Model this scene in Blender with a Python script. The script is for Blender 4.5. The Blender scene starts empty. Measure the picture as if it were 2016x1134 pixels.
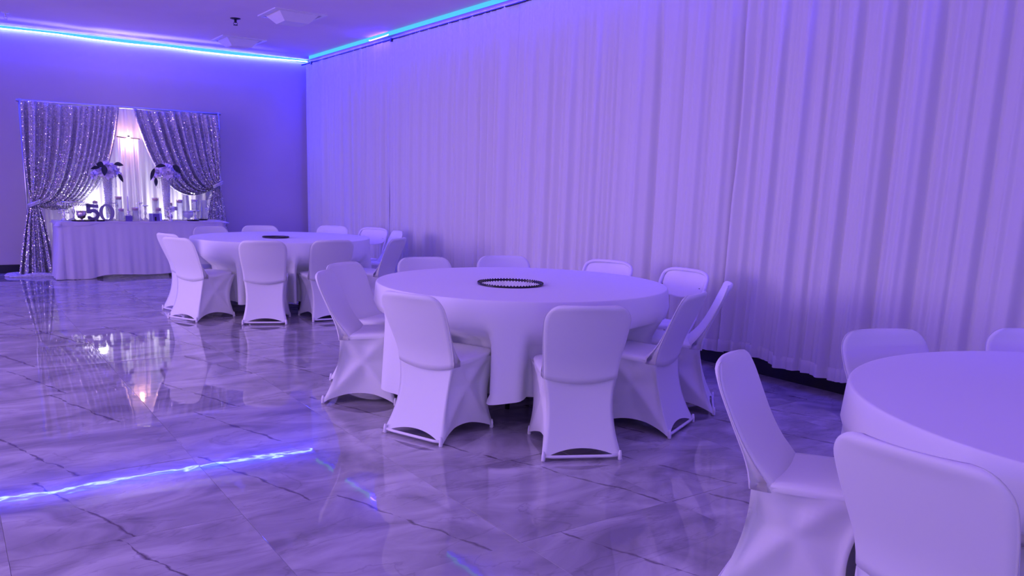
import bpy, bmesh, math, random
from math import sin, cos, pi, sqrt, exp, atan2, hypot, radians
from mathutils import Vector, Matrix

random.seed(7)
scene = bpy.context.scene
COL = scene.collection

# ------------------------------------------------------------------ camera
FPX, YAW, PITCH, ROLL, CAM_H = 1609.085, 0.6119125, 0.174436, 0.026693, 1.36836
fwd = Vector((sin(YAW) * cos(PITCH), cos(YAW) * cos(PITCH), -sin(PITCH)))
rgt = Vector((cos(YAW), -sin(YAW), 0))
upv = rgt.cross(fwd)
r2 = cos(ROLL) * rgt + sin(ROLL) * upv
u2 = -sin(ROLL) * rgt + cos(ROLL) * upv
cam_data = bpy.data.cameras.new('camera')
cam = bpy.data.objects.new('camera', cam_data)
COL.objects.link(cam)
M = Matrix((r2, u2, -fwd)).transposed().to_4x4()
M.translation = Vector((0, 0, CAM_H))
cam.matrix_world = M
cam_data.sensor_width = 36
cam_data.lens = FPX / 2016 * 36
cam_data.shift_x = -4.86 / 2016
cam_data.shift_y = 81.985 / 2016
cam_data.clip_start = 0.05
scene.camera = cam

# ------------------------------------------------------------------ world, light, exposure
scene.view_settings.view_transform = 'Standard'
scene.view_settings.look = 'None'
scene.view_settings.gamma = 1
scene.view_settings.exposure = 0.0
scene.view_settings.use_curve_mapping = False
world = bpy.data.worlds.new('world')
scene.world = world
world.use_nodes = True
world.node_tree.nodes['Background'].inputs[0].default_value = (0.05, 0.03, 0.1, 1)
world.node_tree.nodes['Background'].inputs[1].default_value = 0.2
try:
    scene.cycles.use_denoising = True
    scene.cycles.max_bounces = 10
    scene.cycles.diffuse_bounces = 5
    scene.cycles.transparent_max_bounces = 24
    scene.cycles.sample_clamp_indirect = 6
    scene.cycles.caustics_reflective = False
    scene.cycles.caustics_refractive = False
except Exception:
    pass

LED_CORE = (0.012, 0.018, 1.0)
LED_POWER = 460.0
LED_HALO = (0.10, 0.62, 1.0)  # cyan of the bloom around the strips, given to a glowing band


def area_lamp(name, loc, target, sx, sy, color, power, spread=180):
    d = bpy.data.lights.new(name, 'AREA')
    d.shape = 'RECTANGLE'
    d.size, d.size_y = sx, sy
    d.color = color
    d.energy = power
    d.spread = radians(spread)
    o = bpy.data.objects.new(name, d)
    o.location = loc
    o.rotation_euler = (Vector(target) - Vector(loc)).to_track_quat('-Z', 'Y').to_euler()
    COL.objects.link(o)
    return o


area_lamp('side_fill', (-5.2, 7.5, 1.7), (3.5, 6.2, 1.0), 5.0, 2.2, (0.66, 0.42, 0.98), 150, 112)  # soft fill from the open side, added without a fixture
area_lamp('rear_fill', (-3.4, -7.4, 1.1), (2.2, 5.0, 1.0), 4.5, 1.6, (0.95, 0.90, 1.0), 78)  # unseen fill added behind the camera
area_lamp('overhead_fill', (0.0, 1.75, 3.24), (0.0, 1.75, 0), 8.0, 11.5, (0.27, 0.10, 1.0), 112)  # added blue fill from above, not a real ceiling panel
area_lamp('warm_left_fill', (-2.75, 4.0, 3.22), (-2.75, 4.0, 0), 4.5, 12.0, (1.0, 0.76, 0.62), 140)  # warm fill added out of view over the left, no house lamp

ROOM_X0, ROOM_X1 = -5.5, 5.0535
ROOM_Y0, ROOM_Y1 = -8.0, 13.1524
ROOM_H = 3.262

# ------------------------------------------------------------------ helpers


def add_mesh(name, verts, faces, mat=None, parent=None, smooth=True):
    me = bpy.data.meshes.new(name)
    me.from_pydata([tuple(v) for v in verts], [], [tuple(f) for f in faces])
    me.validate()
    me.update()
    if smooth:
        me.polygons.foreach_set('use_smooth', [True] * len(me.polygons))
    if mat:
        me.materials.append(mat)
    o = bpy.data.objects.new(name, me)
    COL.objects.link(o)
    if parent:
        o.parent = parent
    return o


def tag(o, label, cat, group=None):
    o['label'] = label
    o['category'] = cat
    if group:
        o['group'] = group
    return o


def thing(name, label, cat, loc=(0, 0, 0), rz=0.0, group=None):
    o = bpy.data.objects.new(name, None)
    o.empty_display_size = 0.1
    COL.objects.link(o)
    o.location = loc
    o.rotation_euler = (0, 0, rz)
    return tag(o, label, cat, group)


def structure(o):
    o['kind'] = 'structure'
    return o


def copy_tree(o, parent=None):
    c = o.copy()
    COL.objects.link(c)
    if parent:
        c.parent = parent
    for ch in list(o.children):
        copy_tree(ch, c)
    return c


class MB:
    """collects simple shapes into one vertex/face list"""

    def __init__(s):
        s.v, s.f = [], []

    def add(s, verts, faces):
        n = len(s.v)
        s.v += [tuple(q) for q in verts]
        s.f += [tuple(i + n for i in f) for f in faces]
        return s

    def box(s, x0, x1, y0, y1, z0, z1):
        return s.add([(x0, y0, z0), (x1, y0, z0), (x1, y1, z0), (x0, y1, z0),
                      (x0, y0, z1), (x1, y0, z1), (x1, y1, z1), (x0, y1, z1)],
                     [(3, 2, 1, 0), (4, 5, 6, 7), (0, 1, 5, 4), (1, 2, 6, 5), (2, 3, 7, 6), (3, 0, 4, 7)])

    def lathe(s, prof, n=24, c=(0, 0, 0), sx=1.0, sy=1.0):
        """prof: list of (r, z); closes ends when r is 0"""
        vs, fs, rings = [], [], []
        for r, z in prof:
            if r <= 1e-6:
                rings.append([len(vs)])
                vs.append((c[0], c[1], c[2] + z))
            else:
                rings.append(list(range(len(vs), len(vs) + n)))
                for i in range(n):
                    a = 2 * pi * i / n
                    vs.append((c[0] + r * cos(a) * sx, c[1] + r * sin(a) * sy, c[2] + z))
        for a, b in zip(rings, rings[1:]):
            for i in range(n):
                j = (i + 1) % n
                if len(a) == 1 and len(b) == 1:
                    continue
                if len(a) == 1:
                    fs.append((a[0], b[j], b[i]))
                elif len(b) == 1:
                    fs.append((a[i], a[j], b[0]))
                else:
                    fs.append((a[i], a[j], b[j], b[i]))
        return s.add(vs, fs)

    def tube(s, pts, r, n=8, closed=False):
        pts = [Vector(p) for p in pts]
        vs, fs = [], []
        m = len(pts)
        prev = None
        for k, p in enumerate(pts):
            if closed:
                t = pts[(k + 1) % m] - pts[k - 1]
            else:
                t = pts[min(k + 1, m - 1)] - pts[max(k - 1, 0)]
            t.normalize()
            ref = prev if prev is not None else (Vector((0, 0, 1)) if abs(t.z) < 0.9 else Vector((1, 0, 0)))
            a = t.cross(ref)
            if a.length < 1e-5:
                a = t.cross(Vector((1, 0, 0)))
            a.normalize()
            b = a.cross(t).normalized()
            prev = b
            rr = r[k] if isinstance(r, (list, tuple)) else r
            for i in range(n):
                g = 2 * pi * i / n
                vs.append(p + (a * cos(g) + b * sin(g)) * rr)
        for k in range(m if closed else m - 1):
            k2 = (k + 1) % m
            for i in range(n):
                j = (i + 1) % n
                fs.append((k * n + i, k * n + j, k2 * n + j, k2 * n + i))
        if not closed:
            fs.append(tuple(reversed(range(n))))
            fs.append(tuple(range((m - 1) * n, m * n)))
        return s.add(vs, fs)

    def ball(s, c, r, nu=8, nv=5, sz=1.0):
        return s.lathe([(0, -r * sz)] + [(r * sin(pi * k / nv), -r * sz * cos(pi * k / nv)) for k in range(1, nv)] + [(0, r * sz)], nu, c)

    def build(s, name, mat, parent=None, smooth=True):
        return add_mesh(name, s.v, s.f, mat, parent, smooth)


def grid_faces(nu, nv, wrap=False):
    fs = []
    for j in range(nv - 1):
        for i in range(nu if wrap else nu - 1):
            i2 = (i + 1) % nu
            fs.append((j * nu + i, j * nu + i2, (j + 1) * nu + i2, (j + 1) * nu + i))
    return fs


def auto_smooth(o, ang=40):
    me = o.data
    bm = bmesh.new()
    bm.from_mesh(me)
    for e in bm.edges:
        if len(e.link_faces) == 2 and e.calc_face_angle(0) > radians(ang):
            e.smooth = False
    bm.to_mesh(me)
    bm.free()
    return o


def sstep(a, b, x):
    t = max(0.0, min(1.0, (x - a) / (b - a)))
    return t * t * (3 - 2 * t)


# ------------------------------------------------------------------ materials


def new_mat(name):
    m = bpy.data.materials.new(name)
    m.use_nodes = True
    nt = m.node_tree
    return m, nt, nt.nodes['Principled BSDF']


def plain(name, col, rough=0.5, metal=0.0, noise=0.0, scale=8.0, bump=0.0, bscale=200.0, sheen=0.0, spec=None):
    m, nt, b = new_mat(name)
    b.inputs['Base Color'].default_value = (*col, 1)
    b.inputs['Roughness'].default_value = rough
    b.inputs['Metallic'].default_value = metal
    if spec is not None:
        b.inputs['Specular IOR Level'].default_value = spec
    if sheen:
        b.inputs['Sheen Weight'].default_value = sheen
    tc = nt.nodes.new('ShaderNodeTexCoord')
    if noise:
        n = nt.nodes.new('ShaderNodeTexNoise')
        n.inputs['Scale'].default_value = scale
        n.inputs['Detail'].default_value = 4
        r = nt.nodes.new('ShaderNodeValToRGB')
        r.color_ramp.elements[0].position = 0.3
        r.color_ramp.elements[1].position = 0.7
        r.color_ramp.elements[0].color = (*[max(0, c * (1 - noise)) for c in col], 1)
        r.color_ramp.elements[1].color = (*[min(1, c * (1 + noise)) for c in col], 1)
        nt.links.new(tc.outputs['Object'], n.inputs['Vector'])
        nt.links.new(n.outputs['Fac'], r.inputs['Fac'])
        nt.links.new(r.outputs['Color'], b.inputs['Base Color'])
    if bump:
        n2 = nt.nodes.new('ShaderNodeTexNoise')
        n2.inputs['Scale'].default_value = bscale
        bp = nt.nodes.new('ShaderNodeBump')
        bp.inputs['Strength'].default_value = bump
        bp.inputs['Distance'].default_value = 0.002
        nt.links.new(tc.outputs['Object'], n2.inputs['Vector'])
        nt.links.new(n2.outputs['Fac'], bp.inputs['Height'])
        nt.links.new(bp.outputs['Normal'], b.inputs['Normal'])
    return m


def emit(name, col, strength):
    m = bpy.data.materials.new(name)
    m.use_nodes = True
    nt = m.node_tree
    nt.nodes.clear()
    e = nt.nodes.new('ShaderNodeEmission')
    e.inputs[0].default_value = (*col, 1)
    e.inputs[1].default_value = strength
    o = nt.nodes.new('ShaderNodeOutputMaterial')
    nt.links.new(e.outputs[0], o.inputs[0])
    return m


def cloth(name, col, trans=0.0, rough=0.75, weave=0.15, wscale=350.0, clear=0.0):
    """fabric: diffuse + translucent (+ a see-through share for sheers)"""
    m = bpy.data.materials.new(name)
    m.use_nodes = True
    nt = m.node_tree
    b = nt.nodes['Principled BSDF']
    out = nt.nodes['Material Output']
    b.inputs['Base Color'].default_value = (*col, 1)
    b.inputs['Roughness'].default_value = rough
    b.inputs['Specular IOR Level'].default_value = 0.2
    b.inputs['Sheen Weight'].default_value = 0.15
    tc = nt.nodes.new('ShaderNodeTexCoord')
    n2 = nt.nodes.new('ShaderNodeTexNoise')
    n2.inputs['Scale'].default_value = wscale
    bp = nt.nodes.new('ShaderNodeBump')
    bp.inputs['Strength'].default_value = weave
    bp.inputs['Distance'].default_value = 0.001
    nt.links.new(tc.outputs['Object'], n2.inputs['Vector'])
    nt.links.new(n2.outputs['Fac'], bp.inputs['Height'])
    nt.links.new(bp.outputs['Normal'], b.inputs['Normal'])
    cur = b.outputs[0]
    if trans:
        t = nt.nodes.new('ShaderNodeBsdfTranslucent')
        t.inputs[0].default_value = (*col, 1)
        mx = nt.nodes.new('ShaderNodeMixShader')
        mx.inputs[0].default_value = trans
        nt.links.new(cur, mx.inputs[1])
        nt.links.new(t.outputs[0], mx.inputs[2])
        cur = mx.outputs[0]
    if clear:
        t = nt.nodes.new('ShaderNodeBsdfTransparent')
        mx = nt.nodes.new('ShaderNodeMixShader')
        mx.inputs[0].default_value = clear
        nt.links.new(cur, mx.inputs[1])
        nt.links.new(t.outputs[0], mx.inputs[2])
        cur = mx.outputs[0]
    nt.links.new(cur, out.inputs[0])
    return m


def thin_glass(name, tint=(1, 1, 1), haze=0.0):
    m = bpy.data.materials.new(name)
    m.use_nodes = True
    nt = m.node_tree
    nt.nodes.clear()
    out = nt.nodes.new('ShaderNodeOutputMaterial')
    tr = nt.nodes.new('ShaderNodeBsdfTransparent')
    tr.inputs[0].default_value = (*tint, 1)
    gl = nt.nodes.new('ShaderNodeBsdfGlossy')
    gl.inputs['Roughness'].default_value = 0.03
    lw = nt.nodes.new('ShaderNodeLayerWeight')
    lw.inputs[0].default_value = 0.25
    fr = nt.nodes.new('ShaderNodeMath')
    fr.operation = 'MULTIPLY_ADD'
    nt.links.new(lw.outputs['Facing'], fr.inputs[0])
    fr.inputs[1].default_value = 0.35
    fr.inputs[2].default_value = 0.03
    mx = nt.nodes.new('ShaderNodeMixShader')
    nt.links.new(fr.outputs[0], mx.inputs[0])
    nt.links.new(tr.outputs[0], mx.inputs[1])
    nt.links.new(gl.outputs[0], mx.inputs[2])
    cur = mx.outputs[0]
    if haze:
        df = nt.nodes.new('ShaderNodeBsdfDiffuse')
        df.inputs[0].default_value = (0.9, 0.9, 0.95, 1)
        m2 = nt.nodes.new('ShaderNodeMixShader')
        m2.inputs[0].default_value = haze
        nt.links.new(cur, m2.inputs[1])
        nt.links.new(df.outputs[0], m2.inputs[2])
        cur = m2.outputs[0]
    nt.links.new(cur, out.inputs[0])
    return m


def marble_tile():
    m, nt, b = new_mat('polished_marble_tile')
    L = nt.links.new

    def node(t, **kw):
        n = nt.nodes.new(t)
        for k, v in kw.items():
            setattr(n, k, v)
        return n

    def math_(op, a, c=None):
        n = node('ShaderNodeMath', operation=op)
        for i, q in enumerate((a, c)):
            if q is None:
                continue
            if isinstance(q, (int, float)):
                n.inputs[i].default_value = q
            else:
                L(q, n.inputs[i])
        return n.outputs[0]
    tc = node('ShaderNodeTexCoord')
    info = node('ShaderNodeObjectInfo')
    sep = node('ShaderNodeSeparateXYZ')
    L(tc.outputs['Object'], sep.inputs[0])
    off = node('ShaderNodeVectorMath', operation='SCALE')
    L(info.outputs['Location'], off.inputs[0])
    off.inputs['Scale'].default_value = 7.31
    pos = node('ShaderNodeVectorMath', operation='ADD')
    L(tc.outputs['Object'], pos.inputs[0])
    L(off.outputs[0], pos.inputs[1])
    # clouds: streaky, running up to the right
    rot = node('ShaderNodeMapping')
    rot.inputs['Rotation'].default_value = (0, 0, radians(-40))
    rot.inputs['Scale'].default_value = (1.2, 2.2, 1)
    L(pos.outputs[0], rot.inputs[0])
    n1 = node('ShaderNodeTexNoise')
    n1.inputs['Scale'].default_value = 1.6
    n1.inputs['Detail'].default_value = 6
    n1.inputs['Distortion'].default_value = 1.2
    L(rot.outputs[0], n1.inputs['Vector'])
    ramp = node('ShaderNodeValToRGB')
    cr = ramp.color_ramp
    cr.elements[0].position = 0.30
    cr.elements[0].color = (0.22, 0.20, 0.225, 1)
    cr.elements[1].position = 0.72
    cr.elements[1].color = (0.55, 0.53, 0.55, 1)
    e = cr.elements.new(0.5)
    e.color = (0.36, 0.34, 0.365, 1)
    L(n1.outputs['Fac'], ramp.inputs[0])
    # one dark crack-like vein per tile
    nx = node('ShaderNodeTexNoise')
    nx.inputs['Scale'].default_value = 5
    nx.inputs['Detail'].default_value = 5
    L(pos.outputs[0], nx.inputs['Vector'])
    att = node('ShaderNodeAttribute', attribute_type='OBJECT', attribute_name='vein_x')
    d = math_('SUBTRACT', sep.outputs['X'], att.outputs['Fac'])
    d = math_('SUBTRACT', d, math_('MULTIPLY', math_('SUBTRACT', 0.413, sep.outputs['Y']), 0.33))
    d = math_('ADD', d, math_('MULTIPLY', math_('SUBTRACT', nx.outputs['Fac'], 0.5), 0.09))
    d = math_('ABSOLUTE', d)
    nw = node('ShaderNodeTexNoise')
    nw.inputs['Scale'].default_value = 9
    L(pos.outputs[0], nw.inputs['Vector'])
    width = math_('MULTIPLY', math_('SUBTRACT', nw.outputs['Fac'], 0.355), 0.062)
    line = math_('SUBTRACT', 1.0, math_('DIVIDE', d, math_('MAXIMUM', width, 0.0004)))
    line = math_('MINIMUM', math_('MAXIMUM', line, 0.0), 1.0)
    # secondary faint branches
    n3 = node('ShaderNodeTexNoise')
    n3.inputs['Scale'].default_value = 2.3
    n3.inputs['Detail'].default_value = 7
    n3.inputs['Distortion'].default_value = 0.6
    r3 = node('ShaderNodeMapping')
    r3.inputs['Rotation'].default_value = (0, 0, radians(-55))
    r3.inputs['Scale'].default_value = (0.6, 1.7, 1)
    L(pos.outputs[0], r3.inputs[0])
    L(r3.outputs[0], n3.inputs['Vector'])
    br = math_('ABSOLUTE', math_('SUBTRACT', n3.outputs['Fac'], 0.5))
    br = math_('SUBTRACT', 1.0, math_('DIVIDE', br, 0.012))
    br = math_('MULTIPLY', math_('MAXIMUM', br, 0.0), 0.22)
    mask = math_('MINIMUM', math_('ADD', math_('MULTIPLY', line, 0.95), br), 1.0)
    mix = node('ShaderNodeMix', data_type='RGBA')
    L(mask, mix.inputs['Factor'])
    L(ramp.outputs['Color'], mix.inputs['A'])
    mix.inputs['B'].default_value = (0.07, 0.045, 0.07, 1)
    L(mix.outputs['Result'], b.inputs['Base Color'])
    b.inputs['Roughness'].default_value = 0.025
    b.inputs['Specular IOR Level'].default_value = 0.85
    nb = node('ShaderNodeTexNoise')
    nb.inputs['Scale'].default_value = 7.0
    nb.inputs['Detail'].default_value = 2
    L(pos.outputs[0], nb.inputs['Vector'])
    bp = node('ShaderNodeBump')
    bp.inputs['Strength'].default_value = 0.085
    bp.inputs['Distance'].default_value = 0.004
    L(nb.outputs['Fac'], bp.inputs['Height'])
    L(bp.outputs['Normal'], b.inputs['Normal'])
    return m


MAT = {
    'wall': plain('painted_wall', (0.57, 0.50, 0.58), 0.7, noise=0.03, scale=1.5, bump=0.15, bscale=60),
    'ceiling': plain('painted_ceiling', (0.78, 0.68, 0.86), 0.8, noise=0.02, scale=2, bump=0.1, bscale=80),
    'black': plain('black_vinyl', (0.012, 0.01, 0.016), 0.45, noise=0.2, scale=20),
    'grout': plain('grout', (0.16, 0.14, 0.17), 0.85, noise=0.1),
    'tile': marble_tile(),
    'spandex': cloth('white_spandex', (0.76, 0.77, 0.76), 0.0, 0.55, 0.08, 900),
    'tablecloth': cloth('white_tablecloth', (0.82, 0.83, 0.83), 0.05, 0.8, 0.15, 500),
    'sheer': cloth('white_sheer', (0.84, 0.84, 0.82), 0.22, 0.85, 0.2, 260),
    'sheer_fine': cloth('fine_white_sheer', (0.88, 0.86, 0.90), 0.35, 0.8, 0.2, 300),
    'tulle': cloth('lavender_white_tulle', (0.74, 0.70, 0.82), 0.2, 0.9, 0.6, 60),
    'plastic': plain('white_plastic', (0.82, 0.80, 0.84), 0.35, noise=0.02),
    'white_metal': plain('white_painted_metal', (0.80, 0.78, 0.83), 0.35, noise=0.02),
    'steel': plain('brushed_steel', (0.6, 0.6, 0.64), 0.3, 1.0, noise=0.05),
    'dark_metal': plain('dark_metal', (0.03, 0.025, 0.05), 0.4, 0.7, noise=0.1),
    'mirror': plain('mirror_glass', (0.9, 0.9, 0.93), 0.02, 1.0, noise=0.01),
    'rim_bead': plain('black_beads', (0.012, 0.008, 0.02), 0.15, 0.0, noise=0.2),
    'sequin_cloth': plain('sequin_backing', (0.56, 0.54, 0.68), 0.45, 0.1, noise=0.25, scale=40, bump=0.6, bscale=120),
    'sequin': plain('silver_sequin', (0.95, 0.94, 0.97), 0.10, 0.95, noise=0.03),
    'glass': thin_glass('clear_glass', (0.93, 0.93, 0.97), 0.08),
    'crystal': thin_glass('cut_crystal', (0.85, 0.85, 0.93), 0.38),
    'crystal_bead': plain('crystal_bead', (0.88, 0.87, 0.92), 0.08, 0.6, noise=0.05),
    'pink_wax': plain('pink_wax', (0.95, 0.55, 0.56), 0.5, noise=0.03),
    'white_wax': plain('white_wax', (0.92, 0.9, 0.93), 0.45, noise=0.02),
    'petal': plain('white_petal', (0.78, 0.72, 0.86), 0.6, noise=0.08, scale=25),
    'leaf': plain('dark_leaf', (0.025, 0.035, 0.045), 0.5, noise=0.3, scale=30),
    'letter': plain('lilac_grey_letter', (0.22, 0.19, 0.33), 0.35, 0.25, noise=0.1),
    'violet_box': plain('violet_card', (0.16, 0.11, 0.42), 0.4, noise=0.1),
    'tray': plain('black_tray', (0.01, 0.009, 0.02), 0.15, noise=0.2),
    'gold_glass': plain('mercury_glass', (0.85, 0.72, 0.6), 0.12, 0.85, noise=0.25, scale=60),
    'led_core': emit('led_core', LED_CORE, LED_POWER),
    'led_core_drape': emit('led_core_drape', (0.030, 0.012, 1.0), 215.0),
    'led_core2': emit('led_core_far', (0.11, 0.03, 1.0), 250.0),
    'led_halo': emit('led_halo_glow', LED_HALO, 1.0),  # glowing band that imitates the cyan halo, not a strip part
    'globe': emit('uplight_glow_globe', (1.0, 0.97, 1.0), 26.0),  # added globe imitating the white uplight glow
    'bulb': emit('warm_bulb', (1.0, 0.50, 0.30), 420.0),
    'tealight': emit('tealight_flame', (1.0, 0.62, 0.25), 14.0),
}

# ------------------------------------------------------------------ room shell


def slab(name, x0, x1, y0, y1, z0, z1, mat, parent=None):
    return MB().box(x0, x1, y0, y1, z0, z1).build(name, mat, parent, False)


T = 0.12
floor = structure(slab('floor', ROOM_X0 - T, ROOM_X1 + T, ROOM_Y0 - T, ROOM_Y1 + T, -0.2, -0.0035, MAT['grout']))
structure(slab('ceiling', ROOM_X0 - T, ROOM_X1 + T, ROOM_Y0 - T, ROOM_Y1 + T, ROOM_H, ROOM_H + 0.15, MAT['ceiling']))
structure(slab('wall_back', ROOM_X0 - T, ROOM_X1 + T, ROOM_Y1, ROOM_Y1 + T, -0.1, ROOM_H, MAT['wall']))
structure(slab('wall_right', ROOM_X1, ROOM_X1 + T, ROOM_Y0, ROOM_Y1, -0.1, ROOM_H, MAT['wall']))
structure(slab('wall_left', ROOM_X0 - T, ROOM_X0, ROOM_Y0, ROOM_Y1, -0.1, ROOM_H, MAT['wall']))
structure(slab('wall_front', ROOM_X0, ROOM_X1, ROOM_Y0 - T, ROOM_Y0, -0.1, ROOM_H, MAT['wall']))
structure(slab('baseboard_back', ROOM_X0, ROOM_X1, ROOM_Y1 - 0.012, ROOM_Y1, 0.0, 0.115, MAT['black']))
structure(slab('baseboard_right', ROOM_X1 - 0.012, ROOM_X1, ROOM_Y0, ROOM_Y1 - 0.012, 0.0, 0.115, MAT['black']))
structure(slab('baseboard_left', ROOM_X0, ROOM_X0 + 0.012, ROOM_Y0, ROOM_Y1 - 0.012, 0.0, 0.115, MAT['black']))

# floor tiles: one shared bevelled tile mesh, one object per tile
TS = 0.826
TX0, TY0 = 0.93, 2.42
h = TS / 2 - 0.0004
c = 0.0006
tb = MB()
vt = []
for rr, zz in ((h, -0.006), (h, -c), (h - c, 0.0)):
    vt += [(-rr, -rr, zz), (rr, -rr, zz), (rr, rr, zz), (-rr, rr, zz)]
tb.add(vt, [(8, 9, 10, 11)] + [(j * 4 + i, j * 4 + (i + 1) % 4, (j + 1) * 4 + (i + 1) % 4, (j + 1) * 4 + i) for j in (0, 1) for i in range(4)])
tile0 = tb.build('tile', MAT['tile'], floor, False)
known = {(0, 3): 0.20, (0, 2): 0.21, (0, 1): 0.03, (0, 4): 0.53, (1, 4): 0.10, (1, 2): 0.10, (1, 1): 0.20, (1, 0): 0.53,
         (-1, 4): 0.20, (-1, 3): 0.36, (-1, 2): 0.05, (-1, 1): 0.14, (2, 1): 0.36, (3, 2): 0.0, (0, 5): 0.57, (-1, 5): 0.12,
         (2, 2): 0.25, (3, 1): 0.3, (2, 0): 0.15, (0, 0): 0.42, (-1, 0): 0.35, (1, 3): 0.3, (1, 5): 0.2}
first = True
for i in range(-5, 5):
    for j in range(-12, 13):
        cx, cy = TX0 + (i + 0.5) * TS, TY0 + (j + 0.5) * TS
        if cx - TS / 2 > ROOM_X1 or cy - TS / 2 > ROOM_Y1:
            continue
        if first:
            o = tile0
            first = False
        else:
            o = tile0.copy()
            COL.objects.link(o)
        o.location = (cx, cy, 0)
        o.rotation_euler = (radians(random.gauss(0, 0.11)), radians(random.gauss(0, 0.11)), 0)
        vx = known.get((i, j), random.choice((0.03, 0.1, 0.2, 0.21, 0.36, 0.52)))
        if j == 2 and i in (-1, 0):
            o.rotation_euler = (radians(0.13 if i == 0 else -0.10), radians(0.05 if i == 0 else -0.08), 0)
        o["vein_x"] = float(vx - 0.413)

# ------------------------------------------------------------------ LED strips along the ceiling
led = thing('led_strip', 'glowing blue LED strip light along top of the bare back wall', 'led strip', (0, ROOM_Y1, 3.2))
pts = [(-5.4, 3.215), (-4.2, 3.205), (-3.0, 3.222), (-1.8, 3.21), (-0.6, 3.224), (0.2, 3.215), (0.835, 3.222), (1.18, 3.226), (1.52, 3.226), (1.91, 3.212),
       (2.37, 3.205), (2.88, 3.217), (3.34, 3.204), (3.71, 3.203), (4.17, 3.214), (4.65, 3.226), (4.99, 3.236), (5.02, 3.228)]
MB().tube([(x, -0.030, z - 3.2) for x, z in pts], 0.0065, 8).build('light_core', MAT['led_core'], led)
MB().box(-5.45, 5.03, -0.010, -0.001, 0.022, 0.060).build('halo_band', MAT['led_halo'], led, False)  # added emissive band for the halo between strip and ceiling

led2 = thing('led_strip', 'glowing blue LED strip tucked above the curtain rail of the draped wall', 'led strip', (4.905, 4.5, 3.2))
wob = [(-12.3, 0, 0.043), (-4, 0.0, 0.041), (0, 0.0, 0.042), (3.0, 0, 0.041), (5.35, 0.0, 0.040), (5.5, -0.034, 0.018), (5.75, -0.036, 0.014), (5.95, -0.034, 0.014), (6.1, 0, 0.038), (8.15, 0, 0.040)]
MB().tube([(x, y, z) for y, x, z in wob], 0.0065, 8).build('light_core', MAT['led_core_drape'], led2)
MB().box(-0.024, -0.016, -12.4, 8.2, 0.012, 0.0605).build('halo_band', MAT['led_halo'], led2, False)

led3 = thing('led_strip', 'glowing blue LED strip light along top of the open side wall', 'led strip', (ROOM_X0 + 0.03, 4.5, 3.2))
MB().tube([(0, -12.4, 0.02), (0, 0, 0.015), (0, 8.6, 0.02)], 0.0065, 8).build('light_core', MAT['led_core2'], led3)
MB().box(-0.028, -0.02, -12.4, 8.6, 0.022, 0.060).build('halo_band', MAT['led_halo'], led3, False)
led4 = thing('led_strip', 'glowing blue LED strip light along top of the wall behind the camera', 'led strip', (0, ROOM_Y0 + 0.03, 3.2))
MB().tube([(-5.4, 0, 0.02), (0, 0, 0.015), (5.0, 0, 0.02)], 0.0065, 8).build('light_core', MAT['led_core2'], led4)
MB().box(-5.4, 5.0, -0.028, -0.02, 0.022, 0.060).build('halo_band', MAT['led_halo'], led4, False)

# ------------------------------------------------------------------ curtain rail + sheer curtains on the right wall
CX0 = ROOM_X1 - 0.125
rail = thing('curtain_rail', 'thin dark curtain rail just below the ceiling of the draped wall', 'curtain rail', (CX0, 4.5, 3.175))
MB().tube([(0, -8.4, 0), (0, 8.63, 0)], 0.012, 10).build('rod', MAT['dark_metal'], rail)
for y in (-4.5, -1.5, 1.5, 5.42, 8.2):
    MB().box(-0.008, 0.115, y - 0.012, y + 0.012, -0.008, 0.008).add(*MB().box(-0.022, 0.0, y - 0.016, y + 0.016, -0.035, 0.01).__dict__.values()).build('bracket', MAT['dark_metal'], rail, False)


def fold_fn(seed, y):
    r = random.Random(seed)
    comps = []
    for wl, am in ((0.62, 0.8), (0.31, 0.75), (0.21, 0.45), (0.13, 0.38), (0.07, 0.15)):
        comps.append((2 * pi / (wl * r.uniform(0.9, 1.1)), am, r.uniform(0, 6.28), r.uniform(0.5, 1.4), r.uniform(0, 6.28)))

    def f(yy):
        s = 0
        for k, am, ph, wk, wp in comps:
            q = k * yy + ph + 2.0 * sin(wk * yy * 2.1 + wp)
            if am > 0.4:
                g = 1.9 * sqrt(0.02 + abs(sin(q / 2))) - 1.45     # round bulges, sharp creases
            else:
                g = sin(q)
            s += am * (0.6 + 0.4 * sin(wk * yy * 1.7 + wp * 2)) * g
        return s
    return f


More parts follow.
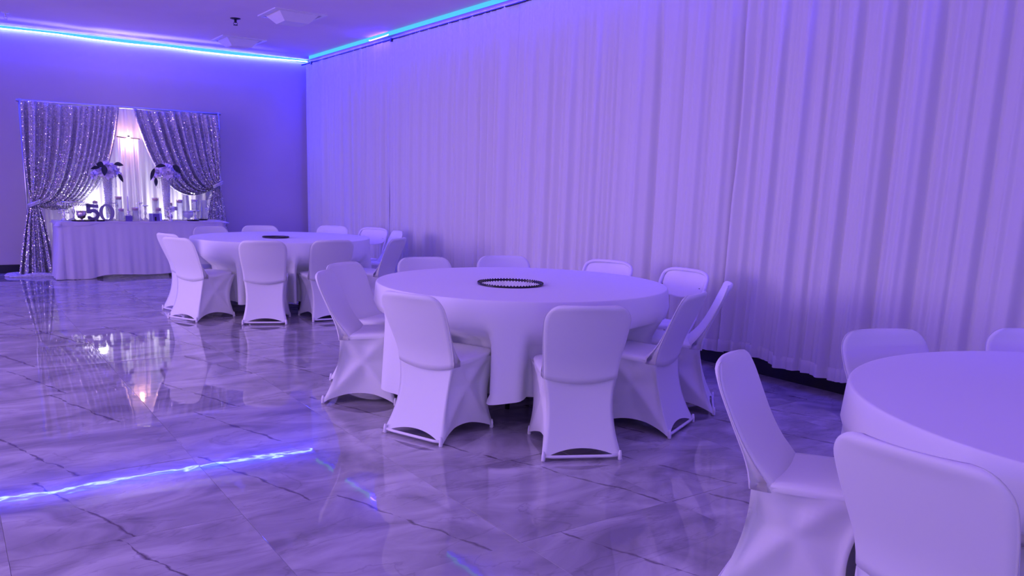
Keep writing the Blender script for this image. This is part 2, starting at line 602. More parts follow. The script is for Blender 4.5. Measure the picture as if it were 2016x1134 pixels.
def curtain(y0, y1, label, seed, lean, slit=None, fold_gain=0.0):
    t = thing('sheer_curtain', label, 'curtain', (CX0, (y0 + y1) / 2, 0), 0, 'white sheer drapes on the right wall')
    nu, nv = 380, 22
    f = fold_fn(seed, y0)
    r = random.Random(seed + 99)
    hp = [r.uniform(0, 6.28) for _ in range(3)]
    L = y1 - y0
    V = []
    zs = []
    for j in range(nv):
        v = j / (nv - 1)
        for i in range(nu):
            u = i / (nu - 1)
            y = y0 + u * L
            zb = 0.105 + 0.03 * sin(2.1 * y + hp[0]) + 0.022 * sin(5.3 * y + hp[1]) + 0.010 * sin(14 * y + hp[2])
            z = 3.195 + (zb - 3.195) * (v ** 0.9)
            amp = 0.010 + (0.022 + fold_gain) * sstep(0.0, 0.25, v) + 0.012 * v
            x = -amp * f(y)
            # gathers under the rail
            x += 0.003 * (1 - sstep(0, 0.2, v)) * sin(2 * pi * y / 0.05 + 3 * sin(3 * y))
            edge = min(u, 1 - u) * L
            open_ = -0.006
            if slit and u > 0.5:
                open_ = -0.006 + 0.022 * sin(pi * max(0.0, min(1, (v - slit[0]) / (slit[1] - slit[0]))))
            open_ *= 1 - sstep(0.0, 0.10, edge)
            yy = y + (open_ if u < 0.5 else -open_)
            if edge < 0.05:
                x += 0.02 * (1 - edge / 0.05)
            yy += lean * v * (3.1 - z) * 0.35
            x = max(-0.10, min(0.095, x))
            V.append((x, yy - (y0 + y1) / 2, z))
    o = add_mesh('panel', V, grid_faces(nu, nv), MAT['sheer'], t)
    # stitched hem band
    H = []
    for k, (dz, dx) in enumerate(((0.092, -0.0005), (0.090, -0.0035), (0.045, -0.004), (0.001, -0.003))):
        for i in range(nu):
            bx, by, bz = V[(nv - 1) * nu + i]
            H.append((bx + dx, by, bz + dz))
    add_mesh('hem', H, grid_faces(nu, 4), MAT['sheer'], t)
    return t


curtain(9.985, 12.98, 'white sheer drape nearest the corner, beside the bare back wall', 11, 0.0, None, 0.0)
curtain(7.11, 9.975, 'white sheer drape behind the far round table, second from the corner', 12, 0.008, (0.52, 0.80), 0.004)
curtain(4.20, 7.10, 'white sheer drape behind the middle round table, third from the corner', 13, 0.025, None, 0.010)
curtain(1.30, 4.185, 'white sheer drape behind the round table nearest the camera', 14, 0.05, (0.20, 0.58), 0.016)
curtain(-1.6, 1.29, 'white sheer drape at the edge of view beside the nearest round table', 15, 0.05, None, 0.018)

# ------------------------------------------------------------------ ceiling fittings


def diffuser(x, y, label, w, rz=0.0):
    t = thing('air_vent', label, 'vent', (x, y, ROOM_H), rz, 'air vents on the ceiling')
    a = w / 2
    b = a - 0.05
    vs, fs = [], []
    for rr, z in ((a, 0.0), (a, -0.012), (b, -0.016), (b, -0.002)):
        vs += [(-rr, -rr, z), (rr, -rr, z), (rr, rr, z), (-rr, rr, z)]
    for j in range(3):
        for i in range(4):
            fs.append((j * 4 + i, (j + 1) * 4 + i, (j + 1) * 4 + (i + 1) % 4, j * 4 + (i + 1) % 4))
    MB().add(vs, fs).build('frame', MAT['white_metal'], t, False)
    q = b * 0.55
    d = -0.10
    MB().add([(-b * .92, -b * .92, -0.004), (b * .92, -b * .92, -0.004), (b * .92, b * .92, -0.004), (-b * .92, b * .92, -0.004),
              (-q, -q, d), (q, -q, d), (q, q, d), (-q, q, d)],
             [(0, 4, 5, 1), (1, 5, 6, 2), (2, 6, 7, 3), (3, 7, 4, 0), (4, 7, 6, 5)]).build('deflector', MAT['white_metal'], t, False)
    return t


diffuser(3.56, 9.76, 'square ceiling air vent with a lowered centre plate, the larger nearer one', 0.62)
diffuser(3.60, 12.0, 'square ceiling air vent close to the corner of the blue strips', 0.60)


def sprinkler(x, y, label, mat, s=1.0):
    t = thing('fire_sprinkler', label, 'sprinkler', (x, y, ROOM_H))
    MB().lathe([(0, 0), (0.045 * s, 0), (0.045 * s, -0.006), (0.02 * s, -0.014), (0, -0.014)], 20).build('escutcheon', mat, t)
    MB().lathe([(0, -0.012), (0.011 * s, -0.012), (0.011 * s, -0.05), (0, -0.05)], 10).tube([(0.011 * s, 0, -0.045), (0.02 * s, 0, -0.06), (0.004, 0, -0.078)], 0.003).tube([(-0.011 * s, 0, -0.045), (-0.02 * s, 0, -0.06), (-0.004, 0, -0.078)], 0.003).build('body', mat, t)
    MB().lathe([(0, -0.076), (0.02 * s, -0.076), (0.02 * s, -0.08), (0, -0.08)], 14).build('deflector', mat, t)
    return t


sprinkler(3.10, 10.44, 'small dark fire sprinkler head hanging from the ceiling', MAT['dark_metal'], 1.35)
sprinkler(0.83, 12.05, 'small pale fire sprinkler head near the back wall strip', MAT['white_metal'], 1.0)

# ------------------------------------------------------------------ chairs
ZT = 0.803


def seat_y(z):
    """centre line of the backrest (local y) at height z"""
    k = z - 0.45
    sp = k if k > 0.08 else (0.0 if k < -0.08 else (k + 0.08) ** 2 / 0.32)
    return -0.122 - 0.435 * sp


def backrest_mesh(z0, z1, rad, wtop, wbot, bottom_curve, rim=0.005, base=0.011, round_bottom=0.0, fillet=0.0):
    ns, nt = 25, 22
    front, back = [], []
    for j in range(nt):
        t = j / (nt - 1)
        # denser rows near the top rounding
        t = 1 - (1 - t) ** 1.6
        for i in range(ns):
            s = -1 + 2 * i / (ns - 1)
            s = math.copysign(1 - (1 - abs(s)) ** 1.5, s)
            zz = z0 + (z1 - z0) * t
            w = wbot + (wtop - wbot) * sstep(0, 0.75, t)
            dz = zz - (z1 - rad)
            if dz > 0:
                w -= rad - sqrt(max(0.0, rad * rad - dz * dz))
            if round_bottom:
                db = (z0 + round_bottom) - zz
                if db > 0:
                    w -= (round_bottom - sqrt(max(0.0, round_bottom ** 2 - db * db))) * 0.9
            z = zz - bottom_curve * (1 - s * s) * (1 - t) ** 1.3
            y = seat_y(z) + 0.026 * s * s * (0.25 + 0.75 * t) - 0.012 * t
            th = (base + rim * exp(-((abs(s) - 0.93) / 0.06) ** 2) + rim * exp(-((t - 0.96) / 0.05) ** 2)) * max(0.10, sqrt(max(0.0, 1 - abs(s) ** 7)))
            if t > 0.93:
                th *= 1 - 0.6 * ((t - 0.93) / 0.07) ** 3
            fil = fillet * exp(-max(0.0, z - 0.44) / 0.055) * (1 - 0.35 * s ** 8)
            front.append((s * w, y + th + fil, z))
            back.append((s * w, y - th, z))
    n = ns * nt
    fs = [tuple(reversed(f)) for f in grid_faces(ns, nt)] + [tuple(i + n for i in f) for f in grid_faces(ns, nt)]
    for j in range(nt - 1):
        for i in (0, ns - 1):
            a, b = j * ns + i, (j + 1) * ns + i
            fs.append((a, b, b + n, a + n) if i == 0 else (a + n, b + n, b, a))
    for i in range(ns - 1):
        a, b = i, i + 1
        fs.append((a, a + n, b + n, b)[::-1])
        a, b = (nt - 1) * ns + i, (nt - 1) * ns + i + 1
        fs.append((a, a + n, b + n, b))
    return front + back, fs


def corner(z, rear):
    q = max(0.0, 1 - z / 0.43)
    if rear:
        y = -0.118 - 0.118 * q ** 2.1
        x = 0.195 - 0.020 * sin(pi * min(1, q * 1.05)) + 0.016 * q ** 4
    else:
        y = 0.268 - 0.075 * sin(pi * min(1, q)) ** 1.0 * 0.8 - 0.026 * q
        x = 0.200 - 0.014 * sin(pi * min(1, q)) + 0.010 * q ** 3
    return x, y


def seg_dist(p, a, b):
    ax, ay = a
    bx, by = b
    dx, dy = bx - ax, by - ay
    t = max(0, min(1, ((p[0] - ax) * dx + (p[1] - ay) * dy) / (dx * dx + dy * dy)))
    return hypot(p[0] - ax - t * dx, p[1] - ay - t * dy)


def skirt_mesh():
    N, NV = 16, 20
    V = []
    ring = 4 * N
    arch = (0.056, 0.064, 0.05, 0.064)
    for j in range(NV):
        v = j / (NV - 1)
        for k in range(ring):
            side, s = divmod(k, N)
            s = s / N
            ha = arch[side] * (1 - (2 * s - 1) ** 2) ** 0.75
            z = 0.425 + (0.001 + ha - 0.425) * v
            rx, ry = corner(z, True)
            fx, fy = corner(z, False)
            cs = [(-rx, ry), (rx, ry), (fx, fy), (-fx, fy)]
            a, b = cs[side], cs[(side + 1) % 4]
            x = a[0] + (b[0] - a[0]) * s
            y = a[1] + (b[1] - a[1]) * s
            bow = sin(pi * s)
            if side in (1, 3):
                d = min(seg_dist((y, z), (-0.10, 0.44), (0.235, 0.0)), seg_dist((y, z), (0.16, 0.42), (-0.235, 0.0)))
                inn = 0.036 * min(1.0, d / 0.085) ** 0.8 * sstep(0, 0.08, s) * sstep(0, 0.08, 1 - s) * sstep(0.43, 0.36, z)
                x += -inn if side == 1 else inn
            elif side == 0:
                y += 0.005 * bow * sstep(0.02, 0.2, v)
            else:
                y -= 0.030 * bow * sstep(0.02, 0.2, v)
            V.append((x, y, z))
    return V, [tuple(f) for f in grid_faces(ring, NV, True)]


def seat_mesh():
    n = 40
    V = []
    prof = [(0.985, 0.415), (0.998, 0.422), (0.998, 0.433), (0.98, 0.442), (0.8, 0.447), (0.4, 0.447), (0.0, 0.446)]
    for r, z in prof:
        for i in range(n):
            a = 2 * pi * i / n
            ca, sa = cos(a), sin(a)
            k = (abs(ca) ** 5 + abs(sa) ** 5) ** (-1 / 5)
            x = 0.198 * k * ca * r
            y = 0.075 + 0.197 * k * sa * r
            V.append((x, y, z + 0.010 * (y - 0.07) / 0.2 - (0.004 if r < 0.5 else 0)))
    fs = grid_faces(n, len(prof), True)
    return V, fs


_sk = skirt_mesh()
_seat = seat_mesh()
_back = backrest_mesh(0.405, ZT, 0.088, 0.221, 0.196, 0.030, fillet=0.080)


def make_covered(label, group, loc, rz):
    t = thing('banquet_chair', label, 'chair', loc, rz, group)
    add_mesh('backrest', *_back, MAT['spandex'], t)
    add_mesh('seat', *_seat, MAT['spandex'], t)
    add_mesh('skirt', *_sk, MAT['spandex'], t)
    for sx in (-1, 1):
        for yy in (-0.226, 0.228):
            MB().lathe([(0, 0.0), (0.009, 0.0), (0.011, 0.004), (0.010, 0.03), (0.006, 0.05), (0, 0.05)], 10, (sx * 0.199, yy, 0)).build('foot', MAT['white_metal'], t)
    MB().tube([(-0.190, -0.222, 0.024), (-0.15, -0.223, 0.020), (0.15, -0.223, 0.020), (0.190, -0.222, 0.024)], 0.0085, 8).build('rear_bar', MAT['white_metal'], t)
    return t


def make_folding(label, group, loc, rz):
    """uncovered white folding chair: tube frame, plastic back slat and seat"""
    t = thing('folding_chair', label, 'chair', loc, rz, group)
    MB().add(*backrest_mesh(0.615, ZT - 0.006, 0.085, 0.197, 0.190, 0.022, 0.003, 0.007, 0.045)).build('back_slat', MAT['plastic'], t)
    fr = []
    for k in range(41):
        a = k / 40
        if a < 0.35:
            q = a / 0.35
            z = 0.02 + (ZT - 0.09 - 0.02) * q
            x = -0.213
        elif a > 0.65:
            q = (1 - a) / 0.35
            z = 0.02 + (ZT - 0.09 - 0.02) * q
            x = 0.213
        else:
            g = pi * (a - 0.35) / 0.30
            x = -0.213 * math.copysign(abs(cos(g)) ** 0.55, cos(g))
            z = ZT - 0.09 + 0.082 * max(0.0, sin(g)) ** 0.7
        yb = seat_y(z) + 0.02 if z > 0.45 else -0.10 + (0.45 - z) / 0.43 * 0.335
        fr.append((x, yb, z))
    MB().tube(fr, 0.0125, 10).build('front_frame', MAT['white_metal'], t)
    V, f = seat_mesh()
    add_mesh('seat', V, f, MAT['plastic'], t)
    for sx in (-1, 1):
        MB().tube([(sx * 0.19, 0.17, 0.42), (sx * 0.195, -0.236, 0.0)], 0.0115, 8).build('rear_leg', MAT['white_metal'], t)
        MB().lathe([(0, 0.0), (0.0055, 0.0), (0.004, -0.004), (0, -0.004)], 8, (sx * 0.175, seat_y(0.68) + 0.035, 0.68)).build('rivet', MAT['dark_metal'], t)
    MB().tube([(-0.195, -0.215, 0.025), (0.195, -0.215, 0.025)], 0.009, 8).build('rear_bar', MAT['white_metal'], t)
    return t


FAR, MID, NEAR = 'white chairs around the far round table', 'white chairs around the middle round table', 'white chairs around the nearest round table'
CHAIRS = [
    # x, y, heading, covered, group, label
    (2.168, 4.744, -2.329 + 0.12, 1, MID, 'covered white chair on the open floor side of the middle table, facing the drapes'),
    (2.428, 5.162, -2.608, 1, MID, 'covered white chair mostly hidden behind the one on the open floor side, middle table'),
    (2.215, 3.870, -1.211, 1, MID, 'covered white chair at the middle table, left of the hanging cloth fold, back turned'),
    (2.685, 3.255, -0.470, 1, MID, 'covered white chair at the middle table seen squarely from behind, nearest the camera'),
    (3.332, 3.378, 0.425, 1, MID, 'covered white chair at the middle table turned sideways, just right of the squarely seen one'),
    (3.829, 3.597, 0.748, 1, MID, 'covered white chair at the middle table partly behind the sideways chair, nearest the drapes'),
    (4.209, 4.161, 1.625, 0, MID, 'white folding chair with open back under its slat, right edge of the middle table'),
    (4.113, 4.819, 1.914, 0, MID, 'white folding chair whose slat peeks over the middle table top, second from its right edge'),
    (3.621, 5.264, 2.716, 1, MID, 'covered white chair whose top shows behind the beaded mirror of the middle table'),
    (3.002, 5.342, -3.323, 1, MID, 'covered white chair whose top shows over the back left of the middle table'),
    (2.048, 8.319, -1.122, 1, FAR, 'covered white chair at the left front of the far table, seen from behind'),
    (2.105, 8.87, -1.260, 1, FAR, 'covered white chair at the far table, a sliver left of the front left chair'),
    (2.549, 7.856, -0.416, 1, FAR, 'covered white chair at the far table seen squarely from behind'),
    (3.126, 7.797, -0.056, 1, FAR, 'covered white chair at the far table, right of the squarely seen one'),
    (3.723, 7.874, 0.671, 1, FAR, 'covered white chair at the far table turned sideways on its right front'),
    (2.635, 9.704, -2.929, 1, FAR, 'covered white chair behind the far table, in front of the ruffled head table'),
    (3.162, 9.829, 2.951, 1, FAR, 'covered white chair top behind the far table, against the bare back wall'),
    (3.90, 9.76, 2.270, 1, FAR, 'covered white chair top behind the far table, in front of the corner drape'),
    (4.23, 9.34, 2.050, 0, FAR, 'white folding chair with open back under its slat, right end of the far table'),
    (4.17, 8.80, 1.417, 1, FAR, 'covered white chair behind the sideways chair at the right end of the far table'),
    (2.347, 1.62, -2.70, 1, NEAR, 'covered white chair seen from its side with bright top, left of the nearest table'),
    (3.181, 1.672, 2.815, 1, NEAR, 'covered white chair behind the left back edge of the nearest table, below the drapes'),
    (3.737, 1.408, 2.283, 1, NEAR, 'covered white chair cut by the frame behind the nearest table'),
    (2.045, 0.942, -1.571, 1, NEAR, 'largest covered white chair, seen from behind in the bottom right corner'),
]
TABLES = {FAR: (3.0493, 8.8174), MID: (3.0967, 4.3429), NEAR: (3.0138, 0.7807)}
covered_src = folding_src = None
for x, y, hd, cov, grp, lab in CHAIRS:
    src = covered_src if cov else folding_src
    if src is None:
        o = (make_covered if cov else make_folding)(lab, grp, (x, y, 0), hd)
        if cov:
            covered_src = o
        else:
            folding_src = o
    else:
        o = copy_tree(src)
        o.location = (x, y, 0)
        o.rotation_euler = (0, 0, hd)
        o['label'] = lab
        o['group'] = grp

# ------------------------------------------------------------------ round tables, cloths, centre mirrors
R = 0.9461
TOP = 0.749


def round_table(key, lab_t, lab_c, seed, hem):
    cx, cy = TABLES[key]
    t = thing('round_table', lab_t, 'table', (cx, cy, 0), 0, 'round banquet tables')
    MB().lathe([(0, 0.712), (R - 0.035, 0.712), (R - 0.03, 0.718), (R - 0.03, 0.738), (R - 0.035, TOP - 0.006), (0, TOP - 0.006)], 64).build('tabletop', MAT['plastic'], t)
    for k in range(4):
        a = pi / 4 + k * pi / 2
        MB().tube([(0.30 * cos(a), 0.30 * sin(a), 0.715), (0.42 * cos(a), 0.42 * sin(a), 0.0)], 0.015, 8).build('leg', MAT['dark_metal'], t)
    # cloth
    r = random.Random(seed)
    ch = [(x, y, hd) for x, y, hd, cov, g, l in CHAIRS if g == key]
    nth = 288
    rows = [(0.0, 0), (0.25, 0), (0.5, 0), (0.75, 0), (0.93, 0), (0.985, 0), (0.994, 0)]
    V = [(0, 0, TOP)]
    fs = []
    ph = [r.uniform(0, 6.28) for _ in range(6)]
    rings = []
    for rr, _ in rows[1:]:
        rings.append([(rr * R * cos(2 * pi * i / nth), rr * R * sin(2 * pi * i / nth), TOP + (0.0 if rr < 0.95 else -0.0003)) for i in range(nth)])
    drops = [0.003, 0.010, 0.018, 0.03, 0.05, 0.08, 0.12, 0.17, 0.22, 0.27, 0.32, 0.37, 0.42, 0.47, 0.52, 0.57, 0.60]
    dmax = drops[-1]

    def fold(a):
        s = 0.55 * sin(9 * a + ph[0] + 1.1 * sin(2 * a + ph[3])) + 0.35 * sin(15 * a + ph[1] + 1.3 * sin(3 * a + ph[4])) + 0.25 * sin(23 * a + ph[2])
        return s
    for d in drops:
        q = d / dmax
        ring = []
        for i in range(nth):
            a = 2 * pi * i / nth
            hv = hem + 0.025 * sin(2 * a + ph[5]) + 0.02 * sin(5 * a + ph[3])
            z = TOP - q * (TOP - hv)
            ro = R * (0.996 + 0.004 * min(1, d / 0.02))
            rad = ro + fold(a) * 0.045 * q ** 0.9 + 0.028 * q
            # cloth is pushed back where a chair seat is tucked under it
            px, py = cx + rad * cos(a), cy + rad * sin(a)
            push = 0.0
            wz = sstep(0.60, 0.46, z)
            if wz > 0:
                for (qx, qy, hd) in ch:
                    for tgt in (rad,):
                        lim = rad
                        # march inward until outside the chair footprint
                        rr2 = rad
                        for _ in range(24):
                            ex, ey = cx + rr2 * cos(a) - qx, cy + rr2 * sin(a) - qy
                            lx = ex * cos(hd) + ey * sin(hd)
                            ly = -ex * sin(hd) + ey * cos(hd)
                            if abs(lx) < 0.235 and -0.35 < ly < 0.30:
                                rr2 -= 0.03
                            else:
                                break
                        push = max(push, rad - rr2)
            ring.append([rad, push, wz, a, z])
        # smooth the push around the ring
        for _ in range(3):
            pv = [g[1] for g in ring]
            for i in range(nth):
                ring[i][1] = max(pv[i], 0.25 * pv[i - 1] + 0.5 * pv[i] + 0.25 * pv[(i + 1) % nth])
        rings.append([((rad - push * wz) * cos(a), (rad - push * wz) * sin(a), z) for rad, push, wz, a, z in ring])
    for ring in rings:
        V += ring
    fs = [(0, 1 + i, 1 + (i + 1) % nth) for i in range(nth)]
    fs += [tuple(q + 1 for q in reversed(f)) for f in grid_faces(nth, len(rings), True)]
    o = add_mesh('tablecloth', V, fs, MAT['tablecloth'])
    o.location = (cx, cy, 0.0)
    tag(o, lab_c, 'tablecloth', 'white round tablecloths')
    return o


round_table(FAR, 'round folding table hidden under the far white tablecloth', 'white cloth draped over the far round table near the head table', 3, 0.12)
round_table(MID, 'round folding table hidden under the middle white tablecloth', 'white cloth draped over the middle round table with the beaded mirror', 5, 0.145)
round_table(NEAR, 'round folding table hidden under the nearest white tablecloth', 'white cloth draped over the nearest round table, cut by the frame', 8, 0.13)


def centre_mirror(x, y, r, label):
    t = thing('centerpiece_mirror', label, 'mirror', (x, y, TOP + 0.0005), 0, 'round mirrors lying on the tables')
    MB().lathe([(0, 0), (r - 0.004, 0), (r - 0.004, 0.005), (0, 0.005)], 48).build('mirror_plate', MAT['mirror'], t, False)
    MB().tube([(r * cos(2 * pi * k / 48), r * sin(2 * pi * k / 48), 0.0055) for k in range(48)], 0.0055, 8, True).build('rim', MAT['rim_bead'], t)
    b = MB()
    n = 64
    for k in range(n):
        a = 2 * pi * k / n
        b.ball((r * cos(a), r * sin(a), 0.0115), 0.0052, 7, 4)
    o = b.build('beads', MAT['rim_bead'], t)
    o['kind'] = 'stuff'
    return t


centre_mirror(2.943, 4.252, 0.206, 'round mirror with a black beaded rim on the middle table')
centre_mirror(2.94, 8.70, 0.136, 'round dark-rimmed mirror lying on the far table')

# ------------------------------------------------------------------ backdrop at the back wall
BZ = 2.30
stand = thing('backdrop_stand', 'metal pipe stand holding up the silver sequin backdrop', 'backdrop stand', (2.24, 12.84, 0))
for sx in (-1, 1):
    MB().tube([(sx * 1.27, 0, 0.01), (sx * 1.27, 0, BZ + 0.02)], 0.019, 10).build('upright', MAT['steel'], stand)
    MB().lathe([(0, 0), (0.16, 0), (0.16, 0.01), (0.02, 0.012), (0, 0.012)], 24, (sx * 1.27, 0, 0)).build('base_plate', MAT['dark_metal'], stand)
MB().tube([(-1.31, 0, BZ), (1.31, 0, BZ)], 0.016, 10).build('crossbar', MAT['steel'], stand)


def wavy_sheet(x0, x1, z0, z1, y, seed, amp, wl, nu, nv, taper=0.0, flare=0.0):
    r = random.Random(seed)
    ph = [r.uniform(0, 6.28) for _ in range(4)]
    V = []
    for j in range(nv):
        v = j / (nv - 1)
        for i in range(nu):
            u = i / (nu - 1)
            x = x0 + (x1 - x0) * u
            xm = (x0 + x1) / 2
            xx = xm + (x - xm) * (1 - taper + (taper + flare) * v)
            s = sin(2 * pi * x / wl + ph[0] + 0.9 * sin(4 * x + ph[1])) + 0.5 * sin(2 * pi * x / (wl * 0.43) + ph[2])
            V.append((xx, y + amp * (0.5 + 0.5 * v) * s, z1 + (z0 - z1) * v))
    return V, grid_faces(nu, nv)


o = add_mesh('sheer_backdrop', *wavy_sheet(1.02, 3.46, 0.05, BZ - 0.01, 12.955, 21, 0.022, 0.16, 200, 12), MAT['sheer_fine'])
tag(o, 'white sheer backdrop cloth hanging behind the parted silver drapes', 'backdrop cloth')
lamp = thing('hanging_lamp', 'lit warm bulb on a short rod at the centre of the backdrop', 'lamp', (2.255, 12.80, 1.885))
MB().tube([(-0.15, 0, 0.012), (-0.05, 0, 0.002), (0.06, 0, -0.002), (0.15, 0, -0.008)], 0.006, 8).build('rod', MAT['dark_metal'], lamp)
MB().ball((0.0, -0.030, -0.015), 0.024, 14, 8).build('bulb', MAT['bulb'], lamp)
MB().lathe([(0, 0.0), (0.014, 0.0), (0.014, 0.022), (0, 0.022)], 12, (0, -0.03, 0.008)).build('socket', MAT['dark_metal'], lamp)
MB().tube([(0, 0.0, 0.01), (0.0, 0.03, 0.2), (0.0, 0.04, 0.40)], 0.0025, 6).build('cord', MAT['white_metal'], lamp)
o = add_mesh('sheer_streamer', *wavy_sheet(2.11, 2.40, 0.10, 1.875, 12.83, 23, 0.012, 0.075, 70, 14, 0.0, 0.14), MAT['sheer_fine'])
tag(o, 'narrow white sheer strip hanging from the rod below the warm bulb', 'sheer cloth')


def sequin_drape(label, xo, xi, tie, ctl, seed, floor_x0, floor_x1, puddle):
    r = random.Random(seed)
    y0 = 12.79
    t = thing('sequin_drape', label, 'drape', (xo, y0, 0), 0, 'silver sequin drapes of the backdrop')
    ph = [r.uniform(0, 6.28) for _ in range(5)]

    def P(u, v):
        ax, az = xo + (xi - xo) * u, BZ - 0.015 + 0.012 * sin(9 * u + ph[0])
        bx = (xo - 0.04 * (1 if xi > xo else -1)) * (1 - u) + ctl[0] * u
        w = u ** 0.6
        bz = 1.45 * (1 - w) + ctl[1] * w
        ex = tie[0] + 0.05 * (u - 0.5) * (1 if xi > xo else -1)
        ez = tie[1] - 0.07 * (u - 0.5)
        x = ax * (1 - v) ** 2 + 2 * bx * v * (1 - v) + ex * v * v
        z = az * (1 - v) ** 2 + 2 * bz * v * (1 - v) + ez * v * v
        am = 0.044 * (1 - v) ** 0.7 * (0.35 + 0.65 * sstep(0, 0.15, v)) + 0.018
        s = (0.5 + 0.5 * sin(4.2 * u + ph[4])) * sin(2 * pi * 9 * u + ph[1] + 2.2 * sin(5 * u + ph[2])) + 0.5 * sin(2 * pi * 17 * u + ph[3] + 2 * sin(7 * u + ph[0]))
        y = -am * s * 0.75 - 0.05 * v ** 3 - 0.03 * sin(pi * v)
        return Vector((x - xo, y, z))

    def Q(u, v):
        """tail below the tie"""
        ax, az = tie[0] + 0.09 * (u - 0.5), tie[1] + 0.01
        bx, bz = floor_x0 + (floor_x1 - floor_x0) * u, 0.015
        w = v ** 0.75
        x = ax + (bx - ax) * w
        z = az + (bz - az) * v
        s = sin(2 * pi * 5 * u + ph[4] + 0.8 * sin(3 * u + ph[0] + v)) + 0.4 * sin(2 * pi * 11 * u + ph[3])
        y = (-0.095 if puddle else -0.02) - (0.012 + (0.035 if puddle else 0.018) * v) * s - (0.05 if puddle else 0.0) * v * (1 - abs(2 * u - 1))
        return Vector((x - xo, y, z))
    nu, nv = 150, 30
    add_mesh('swag', [P(i / (nu - 1), j / (nv - 1)) for j in range(nv) for i in range(nu)], grid_faces(nu, nv), MAT['sequin_cloth'], t)
    nu2, nv2 = 80, 20
    add_mesh('tail', [Q(i / (nu2 - 1), j / (nv2 - 1)) for j in range(nv2) for i in range(nu2)], grid_faces(nu2, nv2), MAT['sequin_cloth'], t)
    tx, tz = tie[0] - xo, tie[1]
    k = MB()
    for a, z in ((0.066, 0.012), (0.060, -0.012)):
        k.tube([(tx + a * cos(g * 2 * pi / 20), -0.075 + 0.055 * sin(g * 2 * pi / 20), tz + z + 0.03 * cos(g * 2 * pi / 20)) for g in range(20)], 0.015, 8, True)
    k.build('tie_band', MAT['sequin_cloth'], t)
    if puddle:
        pv, nn = [], 60
        prof = [(1.0, 0.0), (1.04, 0.018), (0.95, 0.045), (0.75, 0.05), (0.5, 0.03)]
        for rr, z in prof:
            for g in range(nn):
                a = 2 * pi * g / nn
                q = 1 + 0.06 * sin(5 * a + ph[1]) + 0.04 * sin(9 * a)
                pv.append(((floor_x0 + floor_x1) / 2 - xo + 0.37 * rr * q * cos(a), -0.12 + 0.14 * rr * q * sin(a), z * (0.8 + 0.35 * sin(3 * a + ph[0]))))
        add_mesh('puddle', pv, grid_faces(nn, len(prof), True), MAT['sequin_cloth'], t)
    b = MB()

    def flake(p, n):
        n = (n + Vector((r.gauss(0, 0.30), r.gauss(0, 0.30), r.gauss(0, 0.30)))).normalized()
        a = n.cross(Vector((0, 0, 1))).normalized()
        c2 = n.cross(a)
        s = r.uniform(0.0035, 0.0068)
        q = p + n * 0.004
        b.add([q + a * s + c2 * s * 0.4, q + a * s * 0.4 - c2 * s, q - a * s - c2 * s * 0.4, q - a * s * 0.4 + c2 * s], [(0, 1, 2, 3)])
    for F, cnt in ((P, 15000), (Q, 6000)):
        for _ in range(cnt):
            u, v = r.uniform(0.004, 0.994), r.random() ** 0.9 * 0.97
            p = F(u, v)
            du = F(u + 0.004, v) - p
            dv = F(u, v + 0.01) - p
            n = du.cross(dv)
            if n.length < 1e-9:
                continue
            n.normalize()
            if n.y > 0:
                n = -n
            flake(p, n)
    o = b.build('sequins', MAT['sequin'], t, False)
    o['kind'] = 'stuff'
    return t


sequin_drape('silver sequin drape on the left of the backdrop, tied low with a puddled tail', 0.975, 2.16, (1.04, 0.965), (1.93, 0.60), 31, 0.80, 1.25, True)
sequin_drape('silver sequin drape on the right of the backdrop, tied up behind the head table', 3.50, 2.33, (3.44, 1.27), (2.66, 0.70), 37, 3.10, 3.64, False)

# ------------------------------------------------------------------ head table with ruffled tulle skirt
HX0, HX1, HY0, HY1, HT = 1.235, 3.36, 12.10, 12.70, 0.752
ht = thing('head_table', 'long folding table hidden under the ruffled tulle skirt', 'table', ((HX0 + HX1) / 2, (HY0 + HY1) / 2, 0))
hw, hd_ = (HX1 - HX0) / 2, (HY1 - HY0) / 2
MB().box(-hw + .03, hw - .03, -hd_ + .03, hd_ - .03, 0.71, HT - 0.008).build('tabletop', MAT['plastic'], ht, False)
for sx in (-1, 1):
    for sy in (-1, 1):
        MB().tube([(sx * (hw - 0.25), sy * (hd_ - .08), 0.71), (sx * (hw - 0.22), sy * (hd_ - 0.08), 0.0)], 0.014, 8).build('leg', MAT['dark_metal'], ht)

sk = thing('table_skirt', 'white ruffled tulle cloth over the head table below the backdrop', 'tablecloth', ((HX0 + HX1) / 2, (HY0 + HY1) / 2, 0))


def rrect(hx, hy, rad, n):
    """n points evenly round a rounded rectangle, with outward normals"""
    pts = []
    segs = [(2 * (hx - rad)), pi / 2 * rad, 2 * (hy - rad), pi / 2 * rad] * 2
    per = sum(segs)
    for k in range(n):
        d = per * k / n
        x = y = nx = ny = 0
        i = 0
        while d > segs[i]:
            d -= segs[i]
            i += 1
        q = d / segs[i]
        if i == 0:
            x, y, nx, ny = -(hx - rad) + d, -hy, 0, -1
        elif i == 2:
            x, y, nx, ny = hx, -(hy - rad) + d, 1, 0
        elif i == 4:
            x, y, nx, ny = (hx - rad) - d, hy, 0, 1
        elif i == 6:
            x, y, nx, ny = -hx, (hy - rad) - d, -1, 0
        else:
            c0 = {1: (hx - rad, -(hy - rad), -pi / 2), 3: (hx - rad, hy - rad, 0), 5: (-(hx - rad), hy - rad, pi / 2), 7: (-(hx - rad), -(hy - rad), pi)}[i]
            a = c0[2] + q * pi / 2
            nx, ny = cos(a), sin(a)
            x, y = c0[0] + rad * nx, c0[1] + rad * ny
        pts.append((x, y, nx, ny, per * k / n))
    return pts


